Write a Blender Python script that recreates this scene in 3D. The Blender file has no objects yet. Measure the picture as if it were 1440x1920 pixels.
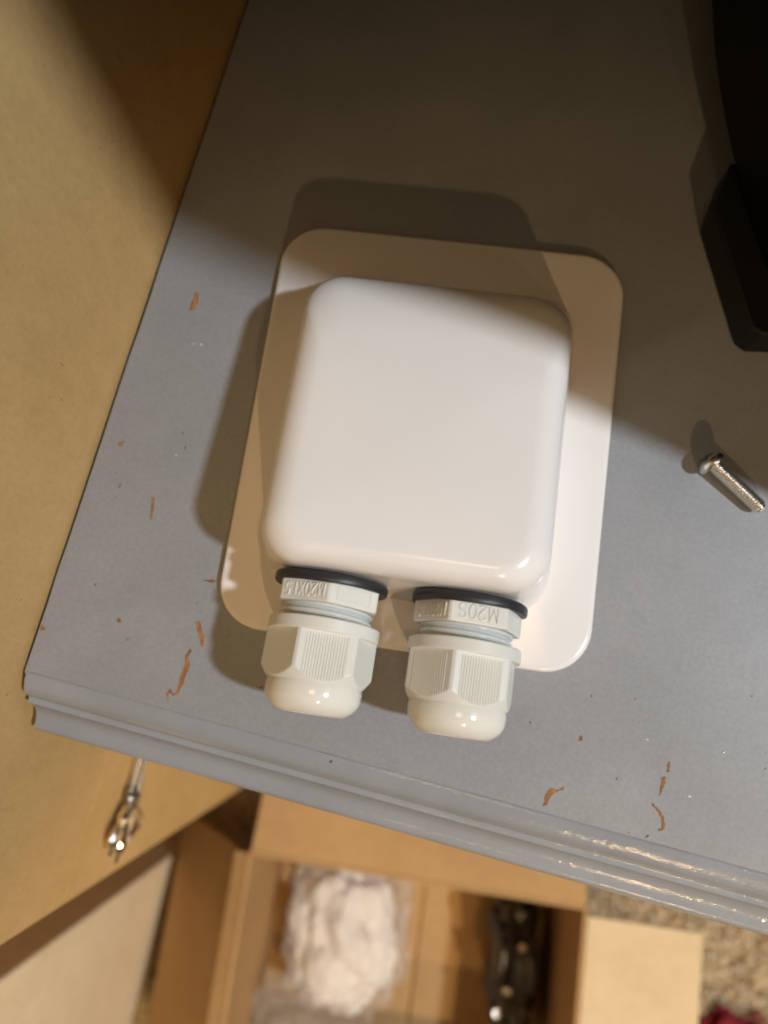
import bpy, bmesh, math, random
from mathutils import Vector, Matrix, noise

random.seed(7)
S = 0.001                      # all lengths below are written in millimetres
sc = bpy.context.scene
COL = sc.collection

# ------------------------------------------------------------------ camera
cam_data = bpy.data.cameras.new("camera")
cam = bpy.data.objects.new("camera", cam_data)
COL.objects.link(cam)
right = Vector((0.96763, 0.24643, -0.05437))
up = Vector((-0.23134, 0.95230, 0.19902))
back = Vector((0.10082, -0.18000, 0.97849))
m = Matrix((right, up, back)).transposed().to_4x4()
m.translation = Vector((105.945, 27.202, 208.0)) * S
cam.matrix_world = m
cam_data.sensor_fit = 'HORIZONTAL'
cam_data.sensor_width = 25.946
cam_data.lens = 26.0
cam_data.clip_start = 0.005
cam_data.clip_end = 20.0
cam_data.dof.use_dof = True
cam_data.dof.focus_distance = 0.190
cam_data.dof.aperture_fstop = 26.0 / 3.4
sc.camera = cam

# ------------------------------------------------------------------ world: dim warm room light
world = bpy.data.worlds.new("World")
sc.world = world
world.use_nodes = True
bgn = world.node_tree.nodes["Background"]
bgn.inputs[0].default_value = (1.0, 0.72, 0.43, 1)
bgn.inputs[1].default_value = 0.038

# ------------------------------------------------------------------ lamps
def lamp(name, loc, power, col, radius):
    ld = bpy.data.lights.new(name, 'POINT')
    ld.energy = power
    ld.color = col
    ld.shadow_soft_size = radius * S
    o = bpy.data.objects.new(name, ld)
    o.location = Vector(loc) * S
    COL.objects.link(o)
    return o

def spot(name, loc, target, power, col, radius, half_angle, blend):
    o = lamp(name, loc, power, col, radius)
    ld = bpy.data.lights.new(name, 'SPOT')
    ld.energy = power; ld.color = col; ld.shadow_soft_size = radius * S
    ld.spot_size = math.radians(2 * half_angle); ld.spot_blend = blend
    o.data = ld
    o.rotation_euler = (Vector(target) - Vector(loc)).to_track_quat('-Z', 'Y').to_euler()
    return o

lamp("desk_lamp_light", (1060, -88, 1240), 83.0, (0.835, 0.92, 1.0), 42)
# room lamps in front; cone limits made up to shade the table top
spot("room_lamp_light", (520, -930, 680), (150, -170, -400), 13.5, (1.0, 0.67, 0.33), 11, 25.3, 0.25)
spot("floor_lamp_light", (740, -600, 650), (220, -260, -490), 27.0, (1.0, 0.72, 0.38), 16, 26.5, 0.38)
spot("overhead_fill_light", (170, -60, 950), (125, -75, 0), 4.6, (1.0, 0.62, 0.32), 110, 17.5, 0.9)  # added overhead fill to lift the shade behind the cover; no real lamp
lamp("room_bulb_light", (620, -820, 960), 1.2, (1.0, 0.72, 0.42), 10)

sc.view_settings.view_transform = 'Standard'
sc.view_settings.look = 'None'
sc.view_settings.exposure = 0.0
sc.view_settings.gamma = 1.0
sc.render.engine = 'CYCLES'
sc.cycles.use_denoising = True
sc.cycles.max_bounces = 8
sc.cycles.filter_width = 1.9

# ------------------------------------------------------------------ materials
def mat(name, col, rough=0.5, metal=0.0, spec=0.5, coat=0.0, sss=0.0):
    M = bpy.data.materials.new(name)
    M.use_nodes = True
    b = M.node_tree.nodes["Principled BSDF"]
    b.inputs["Base Color"].default_value = (*col, 1)
    b.inputs["Roughness"].default_value = rough
    b.inputs["Metallic"].default_value = metal
    b.inputs["Specular IOR Level"].default_value = spec
    b.inputs["Coat Weight"].default_value = coat
    if sss:
        b.inputs["Subsurface Weight"].default_value = sss
        b.inputs["Subsurface Radius"].default_value = (0.003, 0.002, 0.001)
        b.inputs["Subsurface Scale"].default_value = 1.0
    return M, M.node_tree, b

def noise_node(nt, scale, detail=3.0, rough=0.5, vec=None, stretch=None):
    n = nt.nodes.new("ShaderNodeTexNoise")
    n.inputs["Scale"].default_value = scale
    n.inputs["Detail"].default_value = detail
    n.inputs["Roughness"].default_value = rough
    tc = nt.nodes.new("ShaderNodeTexCoord")
    if stretch:
        mp = nt.nodes.new("ShaderNodeMapping")
        mp.inputs["Scale"].default_value = stretch
        nt.links.new(tc.outputs["Object"], mp.inputs[0])
        nt.links.new(mp.outputs[0], n.inputs["Vector"])
    else:
        nt.links.new(tc.outputs["Object"], n.inputs["Vector"])
    return n

def ramp(nt, src, stops):
    r = nt.nodes.new("ShaderNodeValToRGB")
    while len(r.color_ramp.elements) < len(stops):
        r.color_ramp.elements.new(0.5)
    for e, (p, c) in zip(r.color_ramp.elements, stops):
        e.position = p
        e.color = (*c, 1) if len(c) == 3 else c
    nt.links.new(src, r.inputs[0])
    return r

def mix_mul(nt, a, b, fac=1.0, mode='MULTIPLY'):
    x = nt.nodes.new("ShaderNodeMix")
    x.data_type = 'RGBA'
    x.blend_type = mode
    if hasattr(fac, "default_value") or hasattr(fac, "links"):
        nt.links.new(fac, x.inputs[0])
    else:
        x.inputs[0].default_value = fac
    nt.links.new(a, x.inputs[6])
    nt.links.new(b, x.inputs[7])
    return x.outputs[2]

def bump(nt, b, src, strength, dist, prev=None):
    n = nt.nodes.new("ShaderNodeBump")
    n.inputs["Strength"].default_value = strength
    n.inputs["Distance"].default_value = dist
    nt.links.new(src, n.inputs["Height"])
    if prev:
        nt.links.new(prev, n.inputs["Normal"])
    nt.links.new(n.outputs[0], b.inputs["Normal"])
    return n.outputs[0]

# grey painted wood
PAINT, nt, b = mat("grey_paint", (0.29, 0.30, 0.315), 0.36, spec=0.5)
n1 = noise_node(nt, 28, 3)
r1 = ramp(nt, n1.outputs[0], [(0.3, (0.262, 0.272, 0.286)), (0.7, (0.308, 0.314, 0.328))])
n2 = noise_node(nt, 900, 2)
r2 = ramp(nt, n2.outputs[0], [(0.35, (0.94, 0.94, 0.94)), (0.65, (1.03, 1.03, 1.03))])
c = mix_mul(nt, r1.outputs[0], r2.outputs[0])
n3 = noise_node(nt, 60, 4, 0.6)
r3 = ramp(nt, n3.outputs[0], [(0.60, (0, 0, 0)), (0.80, (1, 1, 1))])
dk = nt.nodes.new("ShaderNodeRGB"); dk.outputs[0].default_value = (0.235, 0.235, 0.235, 1)
mm = nt.nodes.new("ShaderNodeMath"); mm.operation = 'MULTIPLY'; mm.inputs[1].default_value = 0.5
nt.links.new(r3.outputs[0], mm.inputs[0])
c = mix_mul(nt, c, dk.outputs[0], mm.outputs[0], 'MIX')
nt.links.new(c, b.inputs["Base Color"])
nb = noise_node(nt, 260, 3, 0.55, stretch=(1.0, 0.5, 1.0))
p = bump(nt, b, nb.outputs[0], 0.16, 0.0003)
nb2 = noise_node(nt, 2200, 2)
bump(nt, b, nb2.outputs[0], 0.18, 0.0001, p)
nr = noise_node(nt, 140, 3)
rr = ramp(nt, nr.outputs[0], [(0.3, (0.40,)*3), (0.7, (0.52,)*3)])
nt.links.new(rr.outputs[0], b.inputs["Roughness"])

# the same paint, glossier and pitted on the moulding
EDGE, nt, b = mat("grey_gloss_paint", (0.275, 0.285, 0.30), 0.14, spec=0.42)
n1 = noise_node(nt, 40, 4)
r1 = ramp(nt, n1.outputs[0], [(0.3, (0.25, 0.26, 0.274)), (0.7, (0.30, 0.306, 0.32))])
nt.links.new(r1.outputs[0], b.inputs["Base Color"])
nb = noise_node(nt, 1000, 3, 0.6, stretch=(0.5, 1, 1))
p = bump(nt, b, nb.outputs[0], 0.5, 0.00025)
nb = noise_node(nt, 160, 3, stretch=(0.5, 1, 1))
bump(nt, b, nb.outputs[0], 0.10, 0.0005, p)

# bare wood in the chips
CHIP, nt, b = mat("bare_wood", (0.42, 0.19, 0.06), 0.7, spec=0.2)
n1 = noise_node(nt, 900, 3, stretch=(1, 0.3, 1))
r1 = ramp(nt, n1.outputs[0], [(0.3, (0.20, 0.085, 0.034)), (0.7, (0.42, 0.20, 0.078))])
nt.links.new(r1.outputs[0], b.inputs["Base Color"])
nb = noise_node(nt, 1500, 3, 0.6, stretch=(1, 0.4, 1))
bump(nt, b, nb.outputs[0], 1.0, 0.0004)
SCUFF = mat("dark_scuff", (0.07, 0.055, 0.045), 0.7)[0]
SPECK = mat("pale_speck", (0.75, 0.75, 0.75), 0.4)[0]

# white plastics
ABS, nt, b = mat("white_plastic", (0.80, 0.775, 0.745), 0.14, spec=0.45)
n1 = noise_node(nt, 35, 3)
r1 = ramp(nt, n1.outputs[0], [(0.3, (0.815, 0.775, 0.74)), (0.7, (0.845, 0.805, 0.77))])
n2 = noise_node(nt, 150, 5, 0.7)
r2 = ramp(nt, n2.outputs[0], [(0.72, (1, 1, 1)), (0.80, (0.93, 0.91, 0.88))])
nt.links.new(mix_mul(nt, r1.outputs[0], r2.outputs[0]), b.inputs["Base Color"])
nb = noise_node(nt, 260, 2)
p = bump(nt, b, nb.outputs[0], 0.07, 0.0002)
nb = noise_node(nt, 2600, 2)
bump(nt, b, nb.outputs[0], 0.05, 0.00005, p)
nr = noise_node(nt, 22, 4, 0.6)
rr = ramp(nt, nr.outputs[0], [(0.35, (0.10,)*3), (0.7, (0.24,)*3)])
nt.links.new(rr.outputs[0], b.inputs['Roughness'])
NYLON, nt, b = mat("pale_nylon", (0.70, 0.685, 0.62), 0.38, spec=0.45, sss=0.08)
nb = noise_node(nt, 700, 2)
bump(nt, b, nb.outputs[0], 0.08, 0.0001)
DOME, nt, b = mat("glossy_nylon", (0.76, 0.735, 0.65), 0.12, spec=0.5, sss=0.15)
nb = noise_node(nt, 300, 2)
bump(nt, b, nb.outputs[0], 0.06, 0.0001)
THREAD = mat("thread_nylon", (0.62, 0.63, 0.59), 0.22, spec=0.5)[0]
RUBBER, nt, b = mat("black_rubber", (0.02, 0.02, 0.022), 0.45)
nb = noise_node(nt, 500, 3)
bump(nt, b, nb.outputs[0], 0.25, 0.0002)
HOLE = mat("dark_hole", (0.03, 0.028, 0.025), 0.8)[0]
STEEL, nt, b = mat("bright_steel", (0.90, 0.86, 0.78), 0.27, metal=1.0)
CHROME = mat("chrome_facets", (0.82, 0.78, 0.72), 0.13, metal=1.0)[0]
BLACK, nt, b = mat("matte_black", (0.006, 0.005, 0.0045), 0.6, spec=0.2)
nb = noise_node(nt, 400, 2)
bump(nt, b, nb.outputs[0], 0.15, 0.0002)
BLACKFOOT = mat("black_foot_plastic", (0.010, 0.010, 0.011), 0.45, spec=0.3)[0]

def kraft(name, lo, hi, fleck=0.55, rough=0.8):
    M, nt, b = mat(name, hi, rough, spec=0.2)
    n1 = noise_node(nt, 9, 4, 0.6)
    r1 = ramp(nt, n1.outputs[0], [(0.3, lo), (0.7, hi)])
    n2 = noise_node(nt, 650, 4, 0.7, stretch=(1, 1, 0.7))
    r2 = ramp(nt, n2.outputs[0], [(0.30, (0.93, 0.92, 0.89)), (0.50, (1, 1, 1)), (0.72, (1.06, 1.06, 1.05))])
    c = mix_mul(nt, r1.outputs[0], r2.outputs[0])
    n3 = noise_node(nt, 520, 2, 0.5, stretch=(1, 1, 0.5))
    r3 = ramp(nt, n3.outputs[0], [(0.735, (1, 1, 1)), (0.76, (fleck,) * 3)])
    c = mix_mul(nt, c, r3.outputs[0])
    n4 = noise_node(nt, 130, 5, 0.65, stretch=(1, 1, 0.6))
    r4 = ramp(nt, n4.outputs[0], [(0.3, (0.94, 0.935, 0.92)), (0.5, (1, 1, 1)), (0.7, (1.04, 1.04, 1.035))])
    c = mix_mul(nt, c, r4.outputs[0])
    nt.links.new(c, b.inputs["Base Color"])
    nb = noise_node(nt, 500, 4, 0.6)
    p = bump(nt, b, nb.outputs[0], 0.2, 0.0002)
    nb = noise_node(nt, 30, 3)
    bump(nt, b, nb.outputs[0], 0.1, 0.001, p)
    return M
KRAFT = kraft("kraft_board", (0.485, 0.305, 0.122), (0.565, 0.365, 0.155), 0.7)
KRAFT2 = kraft("kraft_carton", (0.40, 0.245, 0.11), (0.49, 0.31, 0.145))
CREAM = kraft("pale_board", (0.60, 0.47, 0.29), (0.69, 0.55, 0.355), 0.85)
TAPE = kraft("packing_tape", (0.495, 0.31, 0.124), (0.575, 0.37, 0.155), 0.95, 0.4)

# ------------------------------------------------------------------ mesh helpers
def link(o, parent=None):
    COL.objects.link(o)
    if parent:
        o.parent = parent
    return o

def obj(name, verts, faces, material, parent=None, smooth=30, recalc=True):
    me = bpy.data.meshes.new(name)
    me.from_pydata([(v[0] * S, v[1] * S, v[2] * S) for v in verts], [], faces)
    if recalc:
        bm = bmesh.new(); bm.from_mesh(me)
        bmesh.ops.recalc_face_normals(bm, faces=bm.faces)
        bm.to_mesh(me); bm.free()
    if smooth is not None:
        for pgn in me.polygons:
            pgn.use_smooth = True
        me.set_sharp_from_angle(angle=math.radians(smooth))
    me.materials.append(material)
    return link(bpy.data.objects.new(name, me), parent)

def bevel(o, width, seg=2, angle=30):
    md = o.modifiers.new("bevel", 'BEVEL')
    md.width = width * S
    md.segments = seg
    md.limit_method = 'ANGLE'
    md.angle_limit = math.radians(angle)
    return o

def empty(name, loc=(0, 0, 0), rz=0.0):
    e = bpy.data.objects.new(name, None)
    e.location = Vector(loc) * S
    e.rotation_euler = (0, 0, rz)
    e.empty_display_size = 0.02
    return link(e)

def tag(o, label, cat=None, group=None, kind=None):
    o["label"] = label
    if cat: o["category"] = cat
    if group: o["group"] = group
    if kind: o["kind"] = kind
    return o

def loft(rings, cap0=True, cap1=True, closed=True):
    n = len(rings[0])
    V = [v for r in rings for v in r]
    F = []
    for i in range(len(rings) - 1):
        for j in range(n if closed else n - 1):
            k = (j + 1) % n
            F.append((i * n + j, i * n + k, (i + 1) * n + k, (i + 1) * n + j))
    if cap0: F.append(tuple(range(n - 1, -1, -1)))
    if cap1: F.append(tuple((len(rings) - 1) * n + j for j in range(n)))
    return V, F

def rrect(x0, x1, y0, y1, r, n=10):
    pts = []
    for cx, cy, a0 in ((x1 - r, y1 - r, 0), (x0 + r, y1 - r, 90), (x0 + r, y0 + r, 180), (x1 - r, y0 + r, 270)):
        for i in range(n + 1):
            a = math.radians(a0 + 90 * i / n)
            pts.append((cx + r * math.cos(a), cy + r * math.sin(a)))
    return pts

def prism(poly, z0, z1):
    return loft([[(x, y, z0) for x, y in poly], [(x, y, z1) for x, y in poly]])

def box(x0, x1, y0, y1, z0, z1):
    return prism([(x0, y0), (x1, y0), (x1, y1), (x0, y1)], z0, z1)

def tube(path, r, n=8):
    rings = []
    P = [Vector(q) for q in path]
    for i, q in enumerate(P):
        t = (P[min(i + 1, len(P) - 1)] - P[max(i - 1, 0)]).normalized()
        a = t.orthogonal().normalized()
        if i and rings:
            a = (pa - t * pa.dot(t)).normalized()
        pa = a
        bb = t.cross(a)
        rad = r[i] if isinstance(r, (list, tuple)) else r
        rings.append([tuple(q + (a * math.cos(2 * math.pi * k / n) + bb * math.sin(2 * math.pi * k / n)) * rad) for k in range(n)])
    return loft(rings)

# ================================================================== the setting
FLOOR = -492.0
CARPET, nt, b = mat("beige_carpet", (0.5, 0.42, 0.3), 0.95, spec=0.1)
n1 = noise_node(nt, 130, 3, 0.7)
r1 = ramp(nt, n1.outputs[0], [(0.30, (0.20, 0.14, 0.085)), (0.45, (0.50, 0.40, 0.26)), (0.7, (0.66, 0.55, 0.40))])
nt.links.new(r1.outputs[0], b.inputs["Base Color"])
bump(nt, b, n1.outputs[0], 1.0, 0.006)
carpet = obj("carpet", [(-900, -900, FLOOR), (1400, -900, FLOOR), (1400, 900, FLOOR), (-900, 900, FLOOR)], [(0, 1, 2, 3)], CARPET, smooth=None)
tag(carpet, "beige shaggy carpet on the floor below the table", kind="structure")
# pile: short curled yarn tufts where the carpet is in view
V, F = [], []
rnd = random.Random(3)
for i in range(11000):
    x = rnd.uniform(225, 560); y = rnd.uniform(-330, -40)
    h = rnd.uniform(7, 14); lean = rnd.uniform(0, 2 * math.pi); l = rnd.uniform(2, 8); w = rnd.uniform(0.8, 1.6)
    base = len(V)
    for k in range(3):
        t = k / 2
        cx = x + math.cos(lean) * l * t * t; cy = y + math.sin(lean) * l * t * t; cz = FLOOR - 1 + h * t
        ww = w * (1 - 0.45 * t)
        for q in range(3):
            a = lean + q * 2.094
            V.append((cx + ww * math.cos(a), cy + ww * math.sin(a), cz))
    for k in range(2):
        for q in range(3):
            q2 = (q + 1) % 3
            F.append((base + k * 3 + q, base + k * 3 + q2, base + k * 3 + 3 + q2, base + k * 3 + 3 + q))
    F.append((base + 6, base + 7, base + 8))
PILE, nt, b = mat("carpet_yarn", (0.5, 0.42, 0.3), 0.95, spec=0.1)
n1 = noise_node(nt, 210, 3, 0.75)
r1 = ramp(nt, n1.outputs[0], [(0.36, (0.30, 0.19, 0.09)), (0.45, (0.72, 0.58, 0.38)), (0.62, (0.86, 0.74, 0.55))])
nt.links.new(r1.outputs[0], b.inputs["Base Color"])
pile = obj("carpet_pile", V, F, PILE, smooth=60, recalc=False)
tag(pile, "tufts of the beige shaggy carpet pile", kind="stuff")

# ================================================================== grey painted table
table = empty("painted_table", (0, 0, FLOOR))
tag(table, "grey painted wooden table top with moulded front edge and chipped paint", "table")
TZ = -FLOOR
def tv(pts): return [(x, y, z + TZ) for x, y, z in pts]
# slab with the ogee moulding along its front edge (profile in y, z)
prof = [(-0.235, -0.035), (-0.42, 0.03), (-1.2, 0.02), (-2.4, -0.10), (-3.6, -0.45), (-4.8, -1.05), (-5.8, -1.9), (-6.5, -2.9), (-6.9, -4.0), (-7.15, -5.0),
        (-7.5, -5.25), (-8.2, -5.28), (-8.85, -5.32), (-9.0, -6.3), (-9.75, -8.2), (-10.4, -10.2), (-11.6, -11.7), (-13.0, -12.4), (-14.4, -12.6),
        (-15.2, -12.5), (-15.9, -12.75), (-16.6, -13.4), (-17.0, -14.4), (-17.0, -16.0), (-16.4, -17.6), (-15.0, -18.8), (-13, -19.2), (-0.235, -19.2)]
def edge_x(y, z):    # worn, slightly wavy sawn end
    return 0.35 + 0.35 * noise.noise(Vector((y * 0.35, z * 0.4, 1.0))) + (0.5 - 0.06 * y if y < -0.5 else 0)
rings = []
for i, x in enumerate([0, 0.6] + [2.2 * k for k in range(1, 150)] + [420, 640]):
    ring = []
    for k, (y, z) in enumerate(prof):
        d = 0.0
        if 1 <= k < 26:
            d = 0.10 * noise.noise(Vector((x * 0.04, k * 0.12, 3.1))) + 0.035 * noise.noise(Vector((x * 0.4, k * 0.5, 9.1)))
        if k == 1: d += 0.05 + 0.07 * noise.noise(Vector((x * 0.25, 7.7, 0.0)))
        ring.append((edge_x(y, z) if i == 0 else max(x, edge_x(y, z) + .1), y, z + d))
    rings.append(tv(ring))
V, F = loft(rings)
top = []
for i in range(61):
    y = -0.22 + (560.22) * i / 60
    top.append((0.35 + 0.3 * noise.noise(Vector((y * 0.2, 2.0, 1.0))), y))
TV, TF = loft([tv([(x, y, z) for x, y in [(640, -0.22), (640, 560)] + top[::-1]]) for z in (-19.2, -0.05)] +
              [tv([(x + (0.15 if x < 600 else -.15), min(max(y, -0.1), 559.8), 0.0) for x, y in [(640, -0.22), (640, 560)] + top[::-1]])])
slab = obj("table_top", TV, TF, PAINT, table, smooth=50)
obj("edge_moulding", V, F, EDGE, table, smooth=50)
V, F = box(16, 624, 10, 545, 0, TZ - 19.6)
obj("cabinet_body", V, F, PAINT, table, smooth=None)

def jag(poly, amp, step, seed):
    rn = random.Random(seed)
    out = []
    for i in range(len(poly)):
        a = Vector(poly[i]); b_ = Vector(poly[(i + 1) % len(poly)])
        n = max(1, int((b_ - a).length / step))
        for k in range(n):
            p_ = a.lerp(b_, k / n)
            out.append((p_.x + rn.uniform(-amp, amp), p_.y + rn.uniform(-amp, amp)))
    return out

def flake(name, poly, material, h=0.05, amp=0.10, step=0.45, seed=0):
    pts = jag(poly, amp, step, seed)
    # shallow: broad foot, slightly smaller top so the edge catches light
    cx = sum(q[0] for q in pts) / len(pts); cy = sum(q[1] for q in pts) / len(pts)
    V, F = loft([tv([(x, y, -0.05) for x, y in pts]), tv([(x, y, h) for x, y in pts])])
    return obj(name, V, F, material, table, smooth=None)

chips = [
 [(5.36, 66.15), (6.51, 66.25), (6.99, 68.02), (5.32, 67.15)],
 [(19.79, 54.22), (20.58, 54.12), (21.18, 51.7), (21.74, 48.14), (21.1, 47.99), (20.54, 50.98)],
 [(40.64, 34.99), (43.17, 35.89), (44.85, 35.87), (43.42, 35.08)],
 [(42.15, 23.73), (43.36, 24.31), (44.15, 22.63), (45.52, 20.85), (46.18, 18.36), (45.66, 17.7), (43.83, 20.95)],
 [(20.72, 18.89), (21.31, 19.68), (22.19, 18.72), (21.23, 18.21)],
 [(0.6, 11.93), (0.9, 12.5), (2.43, 11.43), (0.9, 11.14)],
 [(63.65, 11.31), (64.83, 11.87), (64.79, 11.09)],
 [(13.55, 117.14), (14.6, 116.9), (15.05, 114.4), (14.92, 111.64), (13.29, 110.6), (13.41, 113.35)],
 [(142.72, 1.0), (142.56, 3.1), (142.97, 5.08), (143.87, 6.02), (145.27, 5.96), (146.71, 6.98), (146.58, 6.3), (144.87, 5.21), (144.02, 4.02), (143.55, 2.29)],
 [(170.82, 19.66), (171.51, 19.73), (171.49, 17.41), (170.97, 17.27)],
 [(169.91, 15.65), (170.93, 16.03), (170.96, 14.32), (170.21, 11.03), (170.02, 13.54)],
 [(148.01, 19.05), (147.99, 20.26), (148.81, 20.58), (148.89, 19.39)],
]
def ribbon(line, widths):
    L, R_ = [], []
    P = [Vector(q) for q in line]
    for i, q in enumerate(P):
        t = (P[min(i + 1, len(P) - 1)] - P[max(i - 1, 0)]).normalized()
        n = Vector((-t.y, t.x)) * widths[i] / 2
        L.append(tuple(q + n)); R_.append(tuple(q - n))
    return L + R_[::-1]
chips.append(ribbon([(43.07, 16.25), (42.58, 14.28), (43.44, 12.4), (43.18, 9.71), (43.17, 7.1), (42.9, 4.44), (42.04, 3.7)], [.7, .9, 1.3, 1.35, 1.0, .6, .5]))
chips.append(ribbon([(42.04, 3.7), (40.75, 4.64), (40.4, 3.6), (40.97, 1.88)], [.4, .8, .6, .35]))
chips.append(ribbon([(168.74, 8.68), (170.56, 7.57), (171.91, 6.08), (172.28, 4.6), (172.42, 3.64), (171.4, 2.95)], [.4, .65, .8, .7, .7, .5]))
for i, c_ in enumerate(chips):
    flake("paint_chip", c_, CHIP, 0.11, 0.16, 0.36, i)
darks = [(167.29, -0.95, 1.1, .3, 40), (168.95, 0.84, 1.2, .35, 45), (164.35, 0.5, .35, .25, 0), (159.08, 12.43, .6, .4, -40), (188.31, 40.99, .5, .4, 0),
         (148.92, 30.94, .3, .9, 0), (135.13, 20.41, .5, .5, 30), (194.37, 24.2, .6, .3, 60), (87.4, -2.0, .8, .6, 30), (9.55, 51.74, .45, .4, 0),
         (9.75, 55.2, .35, 1.8, -8), (11.84, 26.74, .3, 1.1, -15), (22.82, 74.13, .4, .6, 0), (24.75, 70.18, .3, 1.3, 10), (41.05, 28.73, .4, .35, 0),
         (25.21, 14.66, .25, 1.4, -30), (7.6, 58.5, .3, .4, 0), (160.0, 33.0, .25, .6, 20), (126.5, 34.0, .3, .5, 0)]
for i, (x, y, w, h, a) in enumerate(darks):
    a = math.radians(a); pts = []
    for k in range(8):
        t = k * math.pi / 4
        u, v = w / 2 * math.cos(t), h / 2 * math.sin(t)
        pts.append((x + u * math.cos(a) - v * math.sin(a), y + u * math.sin(a) + v * math.cos(a)))
    flake("scuff_mark", pts, SCUFF, 0.03 if y > -0.5 else -0.0, 0.06, 0.4, 50 + i)
for i, (x, y, w) in enumerate([(22.85, 67.5, .3), (177.42, 12.82, .35), (164.77, 23.79, .3), (20.13, 101.36, .45), (17.9, 101.0, .25)]):
    flake("paint_fleck", [(x - w, y - w * .4), (x + w, y - w * .2), (x + w * .8, y + w * .4), (x - w * .7, y + w * .5)], SPECK, 0.08, 0.05, 0.4, 80 + i)
# lumps of dried paint that glint near the front edge
rn = random.Random(11)
for i in range(15):
    x = rn.uniform(158, 215); y = rn.uniform(3, 42) if i > 6 else rn.uniform(20, 30)
    if x < 172 and y < 12: continue
    w = rn.uniform(0.12, 0.36); l = w * rn.uniform(1, 2.2); pts0 = []
    rings = []
    for t, hh in ((1.0, -0.03), (0.8, 0.03), (0.5, 0.06), (0.15, 0.07)):
        rings.append(tv([(x + w * t * math.cos(q * math.pi / 4), y + l * t * math.sin(q * math.pi / 4), hh) for q in range(8)]))
    V, F = loft(rings)
    obj("paint_lump", V, F, EDGE, table, smooth=80)

# ================================================================== big carton against the table's end
big = empty("large_carton", (-200, 150, FLOOR))
tag(big, "tall plain brown cardboard carton standing against the table's short end", "carton")
def bv(pts): return [(x + 200, y - 150, z - FLOOR) for x, y, z in pts]
# right face as a gently bowed board, then the other faces
W, D0, D1, ZT = 400, -86.0, 420.0, 330.0
V, F = [], []
ny, nz = 40, 40
for i in range(ny + 1):
    y = D0 + (D1 - D0) * i / ny
    for j in range(nz + 1):
        z = FLOOR + (ZT - FLOOR) * j / nz
        x = -1.2 + 0.15 * noise.noise(Vector((y * 0.012, z * 0.012, 0.3)))
        V.append((x, y, z))
for i in range(ny):
    for j in range(nz):
        a = i * (nz + 1) + j
        F.append((a, a + 1, a + nz + 2, a + nz + 1))
obj("side_panel", bv(V), F, KRAFT, big, smooth=60)
for nm, args in (("front_panel", (-W, -3, D0 - 1.5, D0 + 2, FLOOR, ZT)), ("back_panel", (-W, -3, D1 - 3, D1, FLOOR, ZT)),
                 ("end_panel", (-W - 3, -W, D0, D1, FLOOR, ZT)), ("lid_panel", (-W, -3, D0 + 2.2, D1 - 3.2, ZT - 3, ZT)),):
    V, F = box(*args)
    obj(nm, bv(V), F, KRAFT, big, smooth=None)
V, F = box(-1.3, -1.06, -84, -16, -158, -84)
tp = obj("tape_strip", bv(V), F, TAPE, big, smooth=None)

# small metal pull with a wire loop on the carton face
charm = empty("metal_pull", (3.0, -62, -113))
tag(charm, "small shiny metal pull on a thin wire loop against the brown carton", "metal pull")
WIRE = mat("dark_wire", (0.30, 0.28, 0.25), 0.35, metal=0.9)[0]
for dz in (-1.8, 1.8):
    path = [(0.2, 12, dz * 2.2), (0.0, 22, dz * 2.4), (-0.2, 32, dz * 1.6), (-0.4, 46, dz * 0.5)]
    V, F = tube(path, 0.7, 8)
    obj("wire", V, F, WIRE, charm, smooth=60)
V, F = tube([(-1, 14, -3), (-1, 11, -3.4), (-1, 9.5, 0), (-1, 11, 3.4), (-1, 14, 3)], 1.3, 8)
obj("clasp", V, F, WIRE, charm, smooth=60)
rn = random.Random(5)
# faceted drop below the clasp, a small ring at its side
def drop(y0, prof_, n, turn, zc=0.0):
    rings = []
    for k, (dy, r) in enumerate(prof_):
        ph = turn + (math.pi / n if k % 2 else 0)
        rings.append([(1.0 + 0.5 * r * math.cos(ph + 2 * math.pi * q / n), y0 - dy, zc + r * math.sin(ph + 2 * math.pi * q / n)) for q in range(n)])
    V, F = [], []
    for r in rings: V += r
    for i_ in range(len(rings) - 1):
        for q in range(n):
            a_, b_, c_, d_ = i_ * n + q, i_ * n + (q + 1) % n, (i_ + 1) * n + q, (i_ + 1) * n + (q + 1) % n
            if i_ % 2 == 0: F += [(a_, b_, c_), (b_, d_, c_)]
            else: F += [(a_, b_, d_), (a_, d_, c_)]
    F.append(tuple(range(n))); F.append(tuple((len(rings) - 1) * n + q for q in range(n)))
    return V, F
for nm, y0, pr_, n_, tn, zc, mt_ in (
        ("faceted_drop", 9.5, [(0, 2.5), (2.2, 5.5), (5.5, 7.5), (9, 6.8), (13, 4.6), (17, 1.6)], 9, 0.2, 1.5, CHROME),
        ("faceted_drop", 5.0, [(0, 1.5), (2.0, 4.2), (5.0, 5.6), (8, 4.4), (12, 1.4)], 8, 0.6, -9.5, CHROME),
        ("faceted_drop", 1.5, [(0, 1.5), (2.0, 4.0), (5.0, 5.0), (8, 3.6), (11.5, 1.2)], 8, 0.1, 9.0, CHROME),
        ("faceted_drop", -2.0, [(0, 1.6), (2.5, 4.8), (6.0, 4.4), (9.5, 2.4), (13, 0.9)], 7, 0.9, -1.0, CHROME),
        ("small_drop", 1.0, [(0, 0.8), (1.6, 2.4), (3.6, 2.6), (6, 0.9)], 7, 0.5, -17.0, CHROME),
        ("cap", 13.0, [(0, 3.0), (1.0, 5.0), (3.0, 4.8), (4.2, 3.0)], 10, 0.0, 2.0, WIRE)):
    V, F = drop(y0, pr_, n_, tn, zc)
    obj(nm, V, F, mt_, charm, smooth=None)

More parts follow.
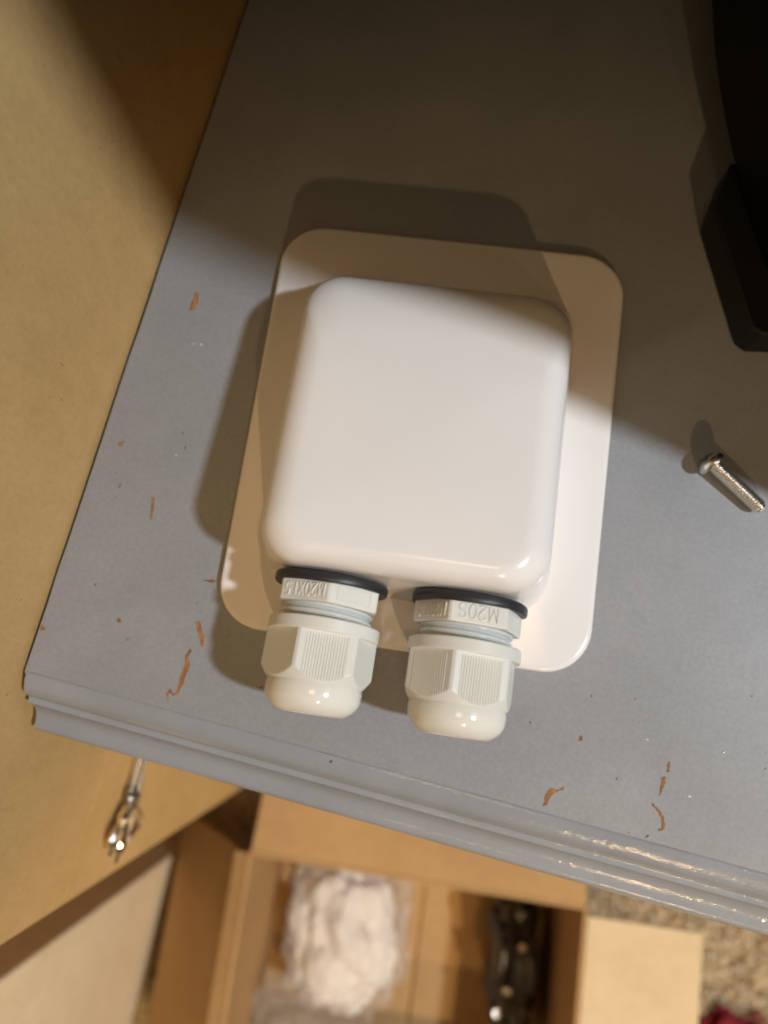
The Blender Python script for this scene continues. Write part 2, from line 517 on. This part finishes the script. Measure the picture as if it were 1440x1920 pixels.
# ================================================================== second carton in front, its lit side facing the room
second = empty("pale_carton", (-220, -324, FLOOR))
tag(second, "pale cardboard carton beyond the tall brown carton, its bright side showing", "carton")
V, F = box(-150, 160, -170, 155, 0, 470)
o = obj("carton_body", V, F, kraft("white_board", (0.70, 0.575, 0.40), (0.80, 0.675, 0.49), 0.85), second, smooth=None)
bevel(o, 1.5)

# ================================================================== open carton on the carpet
carton = empty("open_carton", (18, -119, FLOOR), math.radians(6.3))
tag(carton, "open brown cardboard carton on the carpet with its flaps folded out", "carton")
CW, CD, CH, T = 227, 196, 152, 3.0
def cpart(nm, args, material=KRAFT2):
    V, F = box(*args)
    o = obj(nm, V, F, material, carton, smooth=None)
    bevel(o, 0.6, 1)
    return o
cpart("back_wall", (0, CW, -T, 0, 2, CH))
cpart("front_wall", (0, CW, -CD, -CD + T, 2, CH))
cpart("left_wall", (0, T, -CD + T + .1, -T - .1, 2, CH))
cpart("right_wall", (CW - T, CW, -CD + T + .1, -T - .1, 2, CH))
cpart("bottom_flap", (T + .1, 121, -CD + T + .1, -T - .1, 2.5, 5.5))
cpart("bottom_flap", (125, CW - T - .1, -CD + T + .1, -T - .1, 2.5, 5.5))
cpart("bottom_tape", (112, 134, -CD + T + .2, -T - .2, 1.2, 2.3), TAPE)
def flap(nm, hinge0, hinge1, out, length, drop, material=KRAFT2, end=3.0, thick=3.0):
    h0, h1 = Vector(hinge0), Vector(hinge1)
    ax = (h1 - h0).normalized()
    o_ = Vector(out).normalized()
    rings = []
    n = 12
    for k in range(n + 1):
        t = k / n
        a = math.radians(drop) * min(1, t * 6)
        q = o_ * (length * t * math.cos(a)) + Vector((0, 0, -length * t * math.sin(a)))
        s0 = h0 + q + ax * end * t
        s1 = h1 + q - ax * end * t
        nrm = Vector((0, 0, thick)) * math.cos(a) + o_ * thick * math.sin(a)
        rings.append([tuple(s0), tuple(s1), tuple(s1 - nrm), tuple(s0 - nrm)])
    V, F = loft(rings)
    return obj(nm, V, F, material, carton, smooth=30)
flap("back_flap", (2, 0.3, CH + .3), (CW - 2, 0.3, CH + .3), (0, 1, 0), 92, 4)
flap("right_flap", (CW + .3, -CD, CH + .2), (CW + .3, -6, CH + .2), (1, 0, 0), 78, 9, CREAM, 2)
flap("left_flap", (-.3, -CD, CH + .2), (-.3, -2, CH + .2), (-1, 0, 0), 128, 54, KRAFT2, 2)
flap("front_flap", (2, -CD - .3, CH + .2), (CW - 2, -CD - .3, CH + .2), (0, -1, 0), 90, 15)

# ---- things inside the open carton (world mm helpers)
def crumple(name, cx, cy, cz, rx, ry, rz_, amp, freq, material, sub=4, seed=0, flat=None, smooth=25, rot=0.0, power=0.6):
    bm = bmesh.new()
    bmesh.ops.create_icosphere(bm, subdivisions=sub, radius=1)
    off = Vector((seed * 3.7, seed * 1.3, seed * 2.1))
    V = []
    for v in bm.verts:
        d = v.co.normalized()
        f = 1 + amp * noise.noise(d * freq + off) + amp * 0.6 * noise.noise(d * freq * 2.3 + off) + amp * 0.35 * abs(noise.noise(d * freq * 5 + off))
        sx = math.copysign(abs(d.x) ** power, d.x); sy = math.copysign(abs(d.y) ** power, d.y)
        x, y = sx * rx * f, sy * ry * f
        z = d.z * rz_ * f + cz
        if flat is not None: z = max(z, flat)
        V.append((x * math.cos(rot) - y * math.sin(rot) + cx, x * math.sin(rot) + y * math.cos(rot) + cy, z))
    F = [tuple(v.index for v in f.verts) for f in bm.faces]
    bm.free()
    e = obj(name, [(a - cx, b_ - cy, c_ - FLOOR - 6) for a, b_, c_ in V], F, material, None, smooth=smooth)
    e.location = Vector((cx, cy, FLOOR + 6)) * S
    return e
FB = FLOOR + 6.2
FOAM, nt, b = mat("white_foam", (0.80, 0.76, 0.72), 0.55, spec=0.3)
nb = noise_node(nt, 90, 4, 0.6)
bump(nt, b, nb.outputs[0], 0.35, 0.003)
o = crumple("foam_wrap", 90, -190, FB + 26, 41, 52, 30, 0.24, 1.7, FOAM, 5, 2, FB, power=1.0, rot=math.radians(8))
tag(o, "crumpled white foam wrap inside the clear bag in the open carton", "foam wrap")
FILM = bpy.data.materials.new("clear_film"); FILM.use_nodes = True
nt = FILM.node_tree; nt.nodes.clear()
out = nt.nodes.new("ShaderNodeOutputMaterial"); mx = nt.nodes.new("ShaderNodeMixShader"); tr = nt.nodes.new("ShaderNodeBsdfTransparent")
gl = nt.nodes.new("ShaderNodeBsdfPrincipled"); gl.inputs["Base Color"].default_value = (0.75, 0.70, 0.66, 1); gl.inputs["Roughness"].default_value = 0.07
mx.inputs[0].default_value = 0.15
nt.links.new(tr.outputs[0], mx.inputs[1]); nt.links.new(gl.outputs[0], mx.inputs[2]); nt.links.new(mx.outputs[0], out.inputs[0])
n1 = noise_node(nt, 70, 4, 0.65)
bp = nt.nodes.new("ShaderNodeBump"); bp.inputs["Strength"].default_value = 1.0; bp.inputs["Distance"].default_value = 0.006
nt.links.new(n1.outputs[0], bp.inputs["Height"]); nt.links.new(bp.outputs[0], gl.inputs["Normal"])
o = crumple("plastic_bag", 92, -176, FB + 34, 46, 58, 40, 0.26, 3.2, FILM, 5, 4, FB, smooth=None, rot=math.radians(7))
tag(o, "clear crinkled plastic bag around white foam in the open carton", "plastic bag")
o = crumple("parts_bag", 84, -262, FB + 40, 48, 30, 34, 0.2, 2.6, FILM, 4, 9, FB, smooth=None, rot=math.radians(-10))
tag(o, "smaller clear bag of metal parts lying in front of the foam bag", "plastic bag")
BRASS = mat("brass_parts", (0.8, 0.6, 0.3), 0.2, metal=1.0)[0]
for i, (x, y, z) in enumerate([(40, -146, -424), (46.5, -144.5, -424), (38.5, -153, -427), (62, -262, FB + 72)]):
    rings = []
    for k in range(9):
        t = math.pi * k / 8
        r = max(0.15, 2.0 * math.sin(t) ** 0.7)
        rings.append([(r * math.cos(q * math.pi / 6), r * math.sin(q * math.pi / 6), 2.2 - 2.2 * math.cos(t)) for q in range(12)])
    V, F = loft(rings)
    o = obj("brass_fitting", V, F, BRASS, None, smooth=60)
    o.location = Vector((x, y, z)) * S
    tag(o, ["tiny brass fitting nearest the carton's inner wall by the clear bag", "tiny brass fitting closest to the white foam at the bag's corner", "tiny brass fitting lowest of the three at the bag's corner", "tiny brass fitting on the smaller clear bag"][i], "fitting", "brass fittings in the carton")
DARKPL, nt, b = mat("black_film", (0.035, 0.028, 0.022), 0.28, spec=0.5)
nb = noise_node(nt, 120, 4)
bump(nt, b, nb.outputs[0], 0.6, 0.003)
o = crumple("black_bag", 222, -170, FB + 34, 16, 46, 36, 0.34, 3.0, DARKPL, 4, 6, FB, smooth=None, rot=math.radians(9))
tag(o, "crumpled black plastic bag along the open carton's inner wall", "plastic bag")

for i, (x, y, z) in enumerate([(217, -182, -417), (213, -200, -420), (222, -152, -417)]):
    rings = []
    for rr2, zz in ((2.9, 0), (3.2, .4), (3.2, 2.0), (2.9, 2.4), (1.7, 2.4), (1.6, 0.3)):
        rings.append([(rr2 * math.cos(q * math.pi / 3), rr2 * math.sin(q * math.pi / 3), zz) for q in range(6)])
    V, F = loft(rings)
    o = obj("steel_nut", V, F, STEEL, None, smooth=None)
    o.location = Vector((x, y, z)) * S
    o.rotation_euler = (0.3 - 0.2 * i, 0.25 * i, i)
    tag(o, ["small steel nut in the middle of the black bag", "small steel nut on the black bag, lowest of the three", "small steel nut on the black bag nearest the table edge"][i], "nut", "steel nuts on the black bag")

# red cloth on the carpet
CLOTH, nt, b = mat("red_cloth", (0.21, 0.018, 0.028), 0.85, spec=0.15)
nb = noise_node(nt, 500, 2)
bump(nt, b, nb.outputs[0], 0.3, 0.001)
o = crumple("red_cloth", 434, -230, FLOOR + 12, 62, 42, 16, 0.3, 2.4, CLOTH, 4, 12, FLOOR + 1, rot=math.radians(-38), smooth=60)
tag(o, "crumpled dark red cloth lying on the beige carpet", "cloth")

# ================================================================== black appliance at the back of the table
app = empty("black_appliance", (300, 260, 0))
tag(app, "tall black round-fronted appliance standing on the table beside the screw", "appliance")
cc, cr = Vector((407, 283)), 270.7
outl = []
for k in range(1200):
    a = math.radians(168 + k * 0.05)
    q = cc + Vector((math.cos(a), math.sin(a))) * cr
    if k % 30 == 0: outl.append((q.x, q.y))
    if 0.204 * q.x + 0.979 * q.y < 130.4:
        outl.append((q.x, q.y)); break
outl += [(outl[-1][0] + 3.5, outl[-1][1] - 0.9), (440, 58), (475, 90), (490, 300), (440, 500), (190, 490), (140, 420)]
rings = []
for z, s in ((12.0, 0.990), (12.4, 0.996), (14.0, 1.0), (120, 1.0), (418, 1.0), (424, 0.99)):
    rings.append([((x - 320) * s + 320 - 300, (y - 270) * s + 270 - 260, z) for x, y in outl])
V, F = loft(rings)
obj("body", V, F, BLACK, app, smooth=35)
foot = [(155.5, 183.1), (153.2, 167.5), (168.4, 135.0), (171.5, 133.6), (205, 140), (206, 175)]
V, F = loft([[(x - 300, y - 260, 0.1) for x, y in foot], [(x - 300, y - 260, 11.9) for x, y in foot]])
o = obj("foot", V, F, BLACKFOOT, app, smooth=30); bevel(o, 0.9, 3)
for fx, fy in ((430, 100), (420, 440), (190, 440)):
    V, F = loft([[(fx - 300 + a, fy - 260 + b_, z) for a, b_ in ((-20, -20), (20, -20), (20, 20), (-20, 20))] for z in (0.1, 11.9)])
    obj("foot", V, F, BLACKFOOT, app, smooth=30)

# ================================================================== the cable entry housing
PX, PY, PR = 90.931, 89.056, math.radians(5.883)
hs = empty("cable_entry_housing", (PX, PY, 0), PR)
tag(hs, "white plastic double cable entry housing with two cable glands on the grey table", "cable entry")

# base plate with a softly rounded rim
rings = []
for z, ins in ((0.05, 0.5), (0.35, 0.1), (1.0, 0.0), (1.9, 0.05), (2.5, 0.3), (2.85, 0.75), (3.0, 1.5)):
    rings.append([(x, y, z) for x, y in rrect(-50 + ins, 50 - ins, -59.6 + ins, 59.6 - ins, 12.5 - ins * 0.6, 12)])
V, F = loft(rings)
obj("base_plate", V, F, ABS, hs, smooth=40)

# cover: drafted walls, big soft shoulders, top sloping down to the back
X0, X1, Y0, Y1 = -39.4, 37.4, -46.3, 44.5
dr = dict(l=4.8, r=4.0, f=2.2, b=12.0)
fr = dict(l=8.5, r=7.5, f=5.0, b=20.0)
HV = 37.0
def top_h(y):
    t = (y - Y0) / (Y1 - Y0)
    return HV * (1.0 - 0.28 * max(0.0, t) ** 1.5)
rings = []
prof = []
VR = 8.5 / HV
prof.append((0.0, 0.0, 0.0))
for k in range(1, 9):
    t = k / 8
    prof.append((t * (1 - VR), t, 0.0))
for k in range(1, 13):
    a = math.radians(90 * k / 12)
    prof.append((1 - VR + VR * math.sin(a), 1.0, 1 - math.cos(a)))
for tz, td, tf in prof:
    def ins(k): return dr[k] * td + fr[k] * tf
    x0, x1, y0, y1 = X0 + ins('l'), X1 - ins('r'), Y0 + ins('f'), Y1 - ins('b')
    rc = 11.5 - 1.5 * max(td, 0) - 3.0 * tf
    pts = rrect(x0, x1, y0, y1, rc, 12)
    rings.append([(x, y, 2.99 + top_h(y) * tz) for x, y in pts])
last = rings[-1]
cx = sum(v[0] for v in last) / len(last); cy = sum(v[1] for v in last) / len(last)
for k in (0.94, 0.86, 0.74, 0.58, 0.4, 0.2, 0.06):
    rings.append([(cx + (x - cx) * k, cy + (y - cy) * k, 2.99 + top_h(cy + (y - cy) * k) + 0.55 * (1 - k * k)) for x, y, z in last])
V, F = loft(rings)
obj("cover", V, F, ABS, hs, smooth=50)

# ---- one gland: angle 0 points up, positive towards +x; a runs outwards along -y
TILT = math.radians(5.0)     # square to the drafted front wall
GY = -45.2
def gpt(cx, cz, r, th, a):
    e = r * math.cos(th)
    return (cx + r * math.sin(th), GY - a * math.cos(TILT) + e * math.sin(TILT), cz + e * math.cos(TILT) + a * math.sin(TILT))
def gaxes(th):
    return (Vector((math.sin(th), math.cos(th) * math.sin(TILT), math.cos(th) * math.cos(TILT))),
            Vector((-math.cos(th), math.sin(th) * math.sin(TILT), math.sin(th) * math.cos(TILT))),
            Vector((0, -math.cos(TILT), math.sin(TILT))))
def revolve(cx, cz, prof, n=96, rf=None):
    rings = []
    for a, r in prof:
        rings.append([gpt(cx, cz, rf(r, 2 * math.pi * k / n, a) if rf else r, 2 * math.pi * k / n, a) for k in range(n)])
    return loft(rings)
def hexd(th, v0):
    d = (th - v0) % (math.pi / 3)
    return abs(d - math.pi / 6)        # angle from the nearest face centre

# moulded lettering: stroke glyphs in a unit cell (width 0.6, height 1)
def arc(cx, cy, rx, ry, a0, a1, n=10):
    return [(cx + rx * math.cos(math.radians(a0 + (a1 - a0) * k / n)), cy + ry * math.sin(math.radians(a0 + (a1 - a0) * k / n))) for k in range(n + 1)]
GLYPH = {
    "M": (0.72, [[(0.02, 0), (0.08, 1), (0.36, 0.12), (0.64, 1), (0.70, 0)]]),
    "2": (0.58, [arc(0.29, 0.70, 0.27, 0.30, 165, -30) + [(0.02, 0.0), (0.57, 0.0)]]),
    "0": (0.58, [arc(0.29, 0.5, 0.26, 0.5, 90, 450, 20)]),
    "X": (0.60, [[(0.02, 0), (0.58, 1)], [(0.02, 1), (0.58, 0)]]),
    "1": (0.34, [[(0.02, 0.78), (0.20, 1.0), (0.20, 0.0)]]),
    ".": (0.16, [[(0.07, 0.0), (0.09, 0.04)]]),
    "5": (0.58, [[(0.52, 1), (0.10, 1), (0.06, 0.56)] + arc(0.27, 0.33, 0.27, 0.33, 120, -150)]),
    "S": (0.60, [arc(0.30, 0.75, 0.26, 0.25, 20, 270, 10) + arc(0.30, 0.25, 0.27, 0.25, 90, -160, 10)[1:]]),
}
def text_mesh(body, height, sx, rad):
    """every stroke a flattened tube; returns points (x, y, z) in mm centred on the origin"""
    total = sum(GLYPH[c][0] + 0.17 for c in body) - 0.17
    V, F = [], []
    x = -total / 2
    for c in body:
        w_, strokes = GLYPH[c]
        for st in strokes:
            path = [((x + px) * height * sx, (py - 0.5) * height, 0.0) for px, py in st]
            v, f = tube(path, rad, 6)
            o_ = len(V)
            V += [(a, b_, z * 0.75) for a, b_, z in v]
            F += [tuple(q + o_ for q in ff) for ff in f]
        x += w_ + 0.17
    return V, F

def gland(cx, cz, hexv, nutv, ribbed, lettering, panel_face, gas):
    # flange: hexagon with slightly broken corners
    AF2, RM = 11.55, 13.15
    angs = sorted(set([round(math.degrees(2 * math.pi * k / 180) % 360, 4) for k in range(180)] +
                      [round((math.degrees(hexv) + 60 * k + d) % 360, 4) for k in range(6) for d in (-1.6, -0.6, 0, .6, 1.6)]))
    def hr(th): return min(AF2 / math.cos(hexd(th, hexv)), RM)
    rings = []
    for a, ins in ((2.3, 1.2), (2.35, 0.25), (2.6, 0.0), (7.2, 0.0), (7.55, 0.25), (7.6, 1.5)):
        rings.append([gpt(cx, cz, hr(math.radians(d)) - ins, math.radians(d), a) for d in angs])
    rings.append([gpt(cx, cz, 10.1, math.radians(d), 7.6) for d in angs])
    rings.append([gpt(cx, cz, 9.9, math.radians(d), 12.5) for d in angs])
    V, F = loft(rings)
    body = obj("cable_gland", V, F, NYLON, hs, smooth=18)
    # threads, a helical ridge
    rings = []
    n = 72
    for i in range(61):
        a = 7.65 + 4.6 * i / 60
        ring = []
        for k in range(n):
            ph = (a / 1.75 - k / n) % 1.0
            w = 1 - abs(ph * 2 - 1)
            ring.append(gpt(cx, cz, 10.15 + 0.95 * min(1, w * 1.5), 2 * math.pi * k / n, a))
        rings.append(ring)
    V, F = loft(rings)
    obj("screw_thread", V, F, THREAD, body, smooth=40)
    # gasket: soft washer that bends over the cover's shoulder
    rings = []
    n = 96
    m = 16
    for k in range(n):
        th = 2 * math.pi * k / n
        ring = []
        for q in range(m):
            ph = 2 * math.pi * q / m
            r = 12.4 + 1.55 * math.copysign(abs(math.cos(ph)) ** .5, math.cos(ph))
            a = 1.3 + 1.25 * math.copysign(abs(math.sin(ph)) ** .5, math.sin(ph))
            bend = gas[0] * max(0, math.cos(th)) ** 3 * ((r - 10.5) / 3.5) + gas[1] * max(0, math.cos(th - gas[2])) ** 6 * ((r - 10.5) / 3.5)
            ring.append(gpt(cx, cz, r, th, a + bend))
        rings.append(ring)
    V, F = loft(rings + [rings[0]], False, False)
    obj("rubber_gasket", V, F, RUBBER, body, smooth=60)
    # clamping nut: round collar, hexagon with fine ribs, chamfered end
    A0, A1, A2 = 11.0, 14.1, 25.4
    NF, NR = 11.75, 13.35
    angs = set(round(d * 1.5, 3) for d in range(240))
    for k in range(6):
        f0 = (math.degrees(nutv) + 60 * k) % 360
        for d in (-1.8, -0.8, 0, .8, 1.8): angs.add(round((f0 + d) % 360, 3))
        if k in ribbed:
            for q in range(20 * 6 + 1): angs.add(round((f0 + 7.2 + (60 - 14.4) * q / 120) % 360, 3))
    angs = sorted(angs)
    def nut_r(deg, a):
        th = math.radians(deg)
        r = min(NF / math.cos(hexd(th, nutv)), NR)
        k = int(((deg - math.degrees(nutv)) % 360) // 60)
        d = ((deg - math.degrees(nutv)) % 60)
        if k in ribbed and 7.2 < d < 52.8 and a > A1 + 0.5:
            u = NF * math.tan(math.radians(d - 30))
            r += 0.15 * math.cos(2 * math.pi * u / 0.66) - 0.05
        cone = 13.9 - max(0, a - (A2 - 3.4)) * 0.72
        return min(r, cone)
    rings = []
    rings.append([gpt(cx, cz, 11.2, math.radians(d), A0) for d in angs])
    rings.append([gpt(cx, cz, 13.1, math.radians(d), A0) for d in angs])
    rings.append([gpt(cx, cz, 13.45, math.radians(d), A0 + .3) for d in angs])
    rings.append([gpt(cx, cz, 13.45, math.radians(d), A1 - .25) for d in angs])
    rings.append([gpt(cx, cz, 13.3, math.radians(d), A1) for d in angs])
    rings.append([gpt(cx, cz, nut_r(d, A1 + .02), math.radians(d), A1 + .02) for d in angs])
    rings.append([gpt(cx, cz, nut_r(d, A1 + .45), math.radians(d), A1 + .45) for d in angs])
    rings.append([gpt(cx, cz, nut_r(d, A1 + .8), math.radians(d), A1 + .8) for d in angs])
    for q in range(27):
        a = A2 - 4.2 + 4.2 * q / 26
        rings.append([gpt(cx, cz, nut_r(d, a), math.radians(d), a) for d in angs])
    rings.append([gpt(cx, cz, 10.2, math.radians(d), A2 + .1) for d in angs])
    V, F = loft(rings)
    obj("clamping_nut", V, F, NYLON, body, smooth=22)
    # domed end with the cable hole
    prof = [(A2 - 1.2, 11.0), (A2 - .2, 11.35), (A2 + 1.2, 11.55), (A2 + 2.2, 11.45)]
    for k in range(1, 11):
        t = math.radians(60 * k / 10)
        prof.append((A2 + 2.2 + 5.4 * math.sin(t), 11.45 - 7.4 * (1 - math.cos(t))))
    prof += [(A2 + 6.95, 7.5), (A2 + 6.98, 6.6), (A2 + 6.6, 6.2), (A2 - 1, 6.0)]
    V, F = revolve(cx, cz, prof, 96)
    dome = obj("dome_cap", V, F, DOME, body, smooth=30)
    # raised lettering on the flange faces
    for txt, face, size, sx in lettering:
        tv_, tf_ = text_mesh(txt, size, sx, 0.27)
        th = hexv + math.radians(30 + 60 * face)
        nrm, rt, upv = gaxes(th)
        c0 = Vector(gpt(cx, cz, AF2 + 0.02, th, 4.95))
        lt = obj("lettering", [tuple(c0 + rt * a + upv * b_ + nrm * c_) for a, b_, c_ in tv_], tf_, NYLON, body, smooth=50)
        lt["label"] = "raised moulded lettering reading " + txt
    for face in panel_face:
        th = hexv + math.radians(30 + 60 * face)
        nrm, rt, ax = gaxes(th)
        c0 = Vector(gpt(cx, cz, AF2, th, 4.95))
        o_pts = [(-4.6, -1.75), (4.6, -1.75), (4.6, 1.75), (-4.6, 1.75)]
        i_pts = [(-4.35, -1.5), (4.35, -1.5), (4.35, 1.5), (-4.35, 1.5)]
        V = []
        for pts, h in ((o_pts, -0.1), (o_pts, 0.12), (i_pts, 0.12), (i_pts, -0.1)):
            V += [tuple(c0 + rt * u + ax * v + nrm * h) for u, v in pts]
        F = []
        for r in range(3):
            for k in range(4):
                F.append((r * 4 + k, r * 4 + (k + 1) % 4, (r + 1) * 4 + (k + 1) % 4, (r + 1) * 4 + k))
        obj("panel_border", V, F, NYLON, body, smooth=None)
    return body

R = math.radians
gl1 = gland(-17.2, 20.0, R(7), R(-16), {0, 2, 4}, [("M20X1.5", 5, 3.0, 0.78)], [0], (0.9, 0.3, R(60)))
gl1["label"] = "cable gland with lettering on its shaded face and blank panel beside it"
gl2 = gland(16.8, 20.0, R(-21), R(-11), {0, 2, 4, 5}, [("M20S", 0, 3.2, 0.95), ("M20X1.5", 5, 2.9, 0.78)], [1], (0.9, 0.5, R(75)))
gl2["label"] = "cable gland whose upper flange face carries the shorter lettering"

# ================================================================== machine screw on the table
h = Vector((167.33, 98.41, 4.0)); t_ = Vector((182.89, 89.05, 2.3))
ax = (t_ - h).normalized(); u = ax.orthogonal().normalized(); w = ax.cross(u)
scw = empty("machine_screw", (h.x, h.y, 0))
tag(scw, "shiny pan-head machine screw lying on the grey table by the black appliance", "screw")
def sring(a, rf, n=40):
    out = []
    for k in range(n):
        th = 2 * math.pi * k / n
        r = rf(k / n) if callable(rf) else rf
        q = h + ax * a + (u * math.cos(th) + w * math.sin(th)) * r
        out.append((q.x - h.x, q.y - h.y, q.z))
    return out
rings = [sring(-2.2, 0.6), sring(-2.15, 1.6), sring(-1.9, 2.6), sring(-1.4, 3.4), sring(-.8, 3.85), sring(-.2, 3.95), sring(.25, 3.9), sring(.4, 3.6), sring(.4, 1.9)]
V, F = loft(rings)
hd = obj("screw_head", V, F, STEEL, scw, smooth=35)
V = []; 
for dx, dy in ((1, 0), (0, 1)):
    pass
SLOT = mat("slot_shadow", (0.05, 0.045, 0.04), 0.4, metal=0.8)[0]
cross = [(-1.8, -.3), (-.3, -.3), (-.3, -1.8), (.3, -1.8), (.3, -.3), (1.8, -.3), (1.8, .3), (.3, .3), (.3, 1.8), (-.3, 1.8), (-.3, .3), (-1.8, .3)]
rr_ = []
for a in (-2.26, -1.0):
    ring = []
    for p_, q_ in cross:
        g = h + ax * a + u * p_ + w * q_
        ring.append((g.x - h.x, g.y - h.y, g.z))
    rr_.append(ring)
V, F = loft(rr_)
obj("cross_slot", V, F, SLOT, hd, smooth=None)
rings = []
NR_ = 230
L = 17.2
for i in range(NR_ + 1):
    a = 0.3 + L * i / NR_
    taper = 1 - 0.35 * max(0, (a - (L - 0.9)) / 1.2)
    rings.append(sring(a, lambda f, a=a, taper=taper: (1.72 + 0.50 * (1 - abs(((a / 0.8 - f) % 1) * 2 - 1))) * taper, 28))
V, F = loft(rings)
obj("shank", V, F, STEEL, scw, smooth=60)
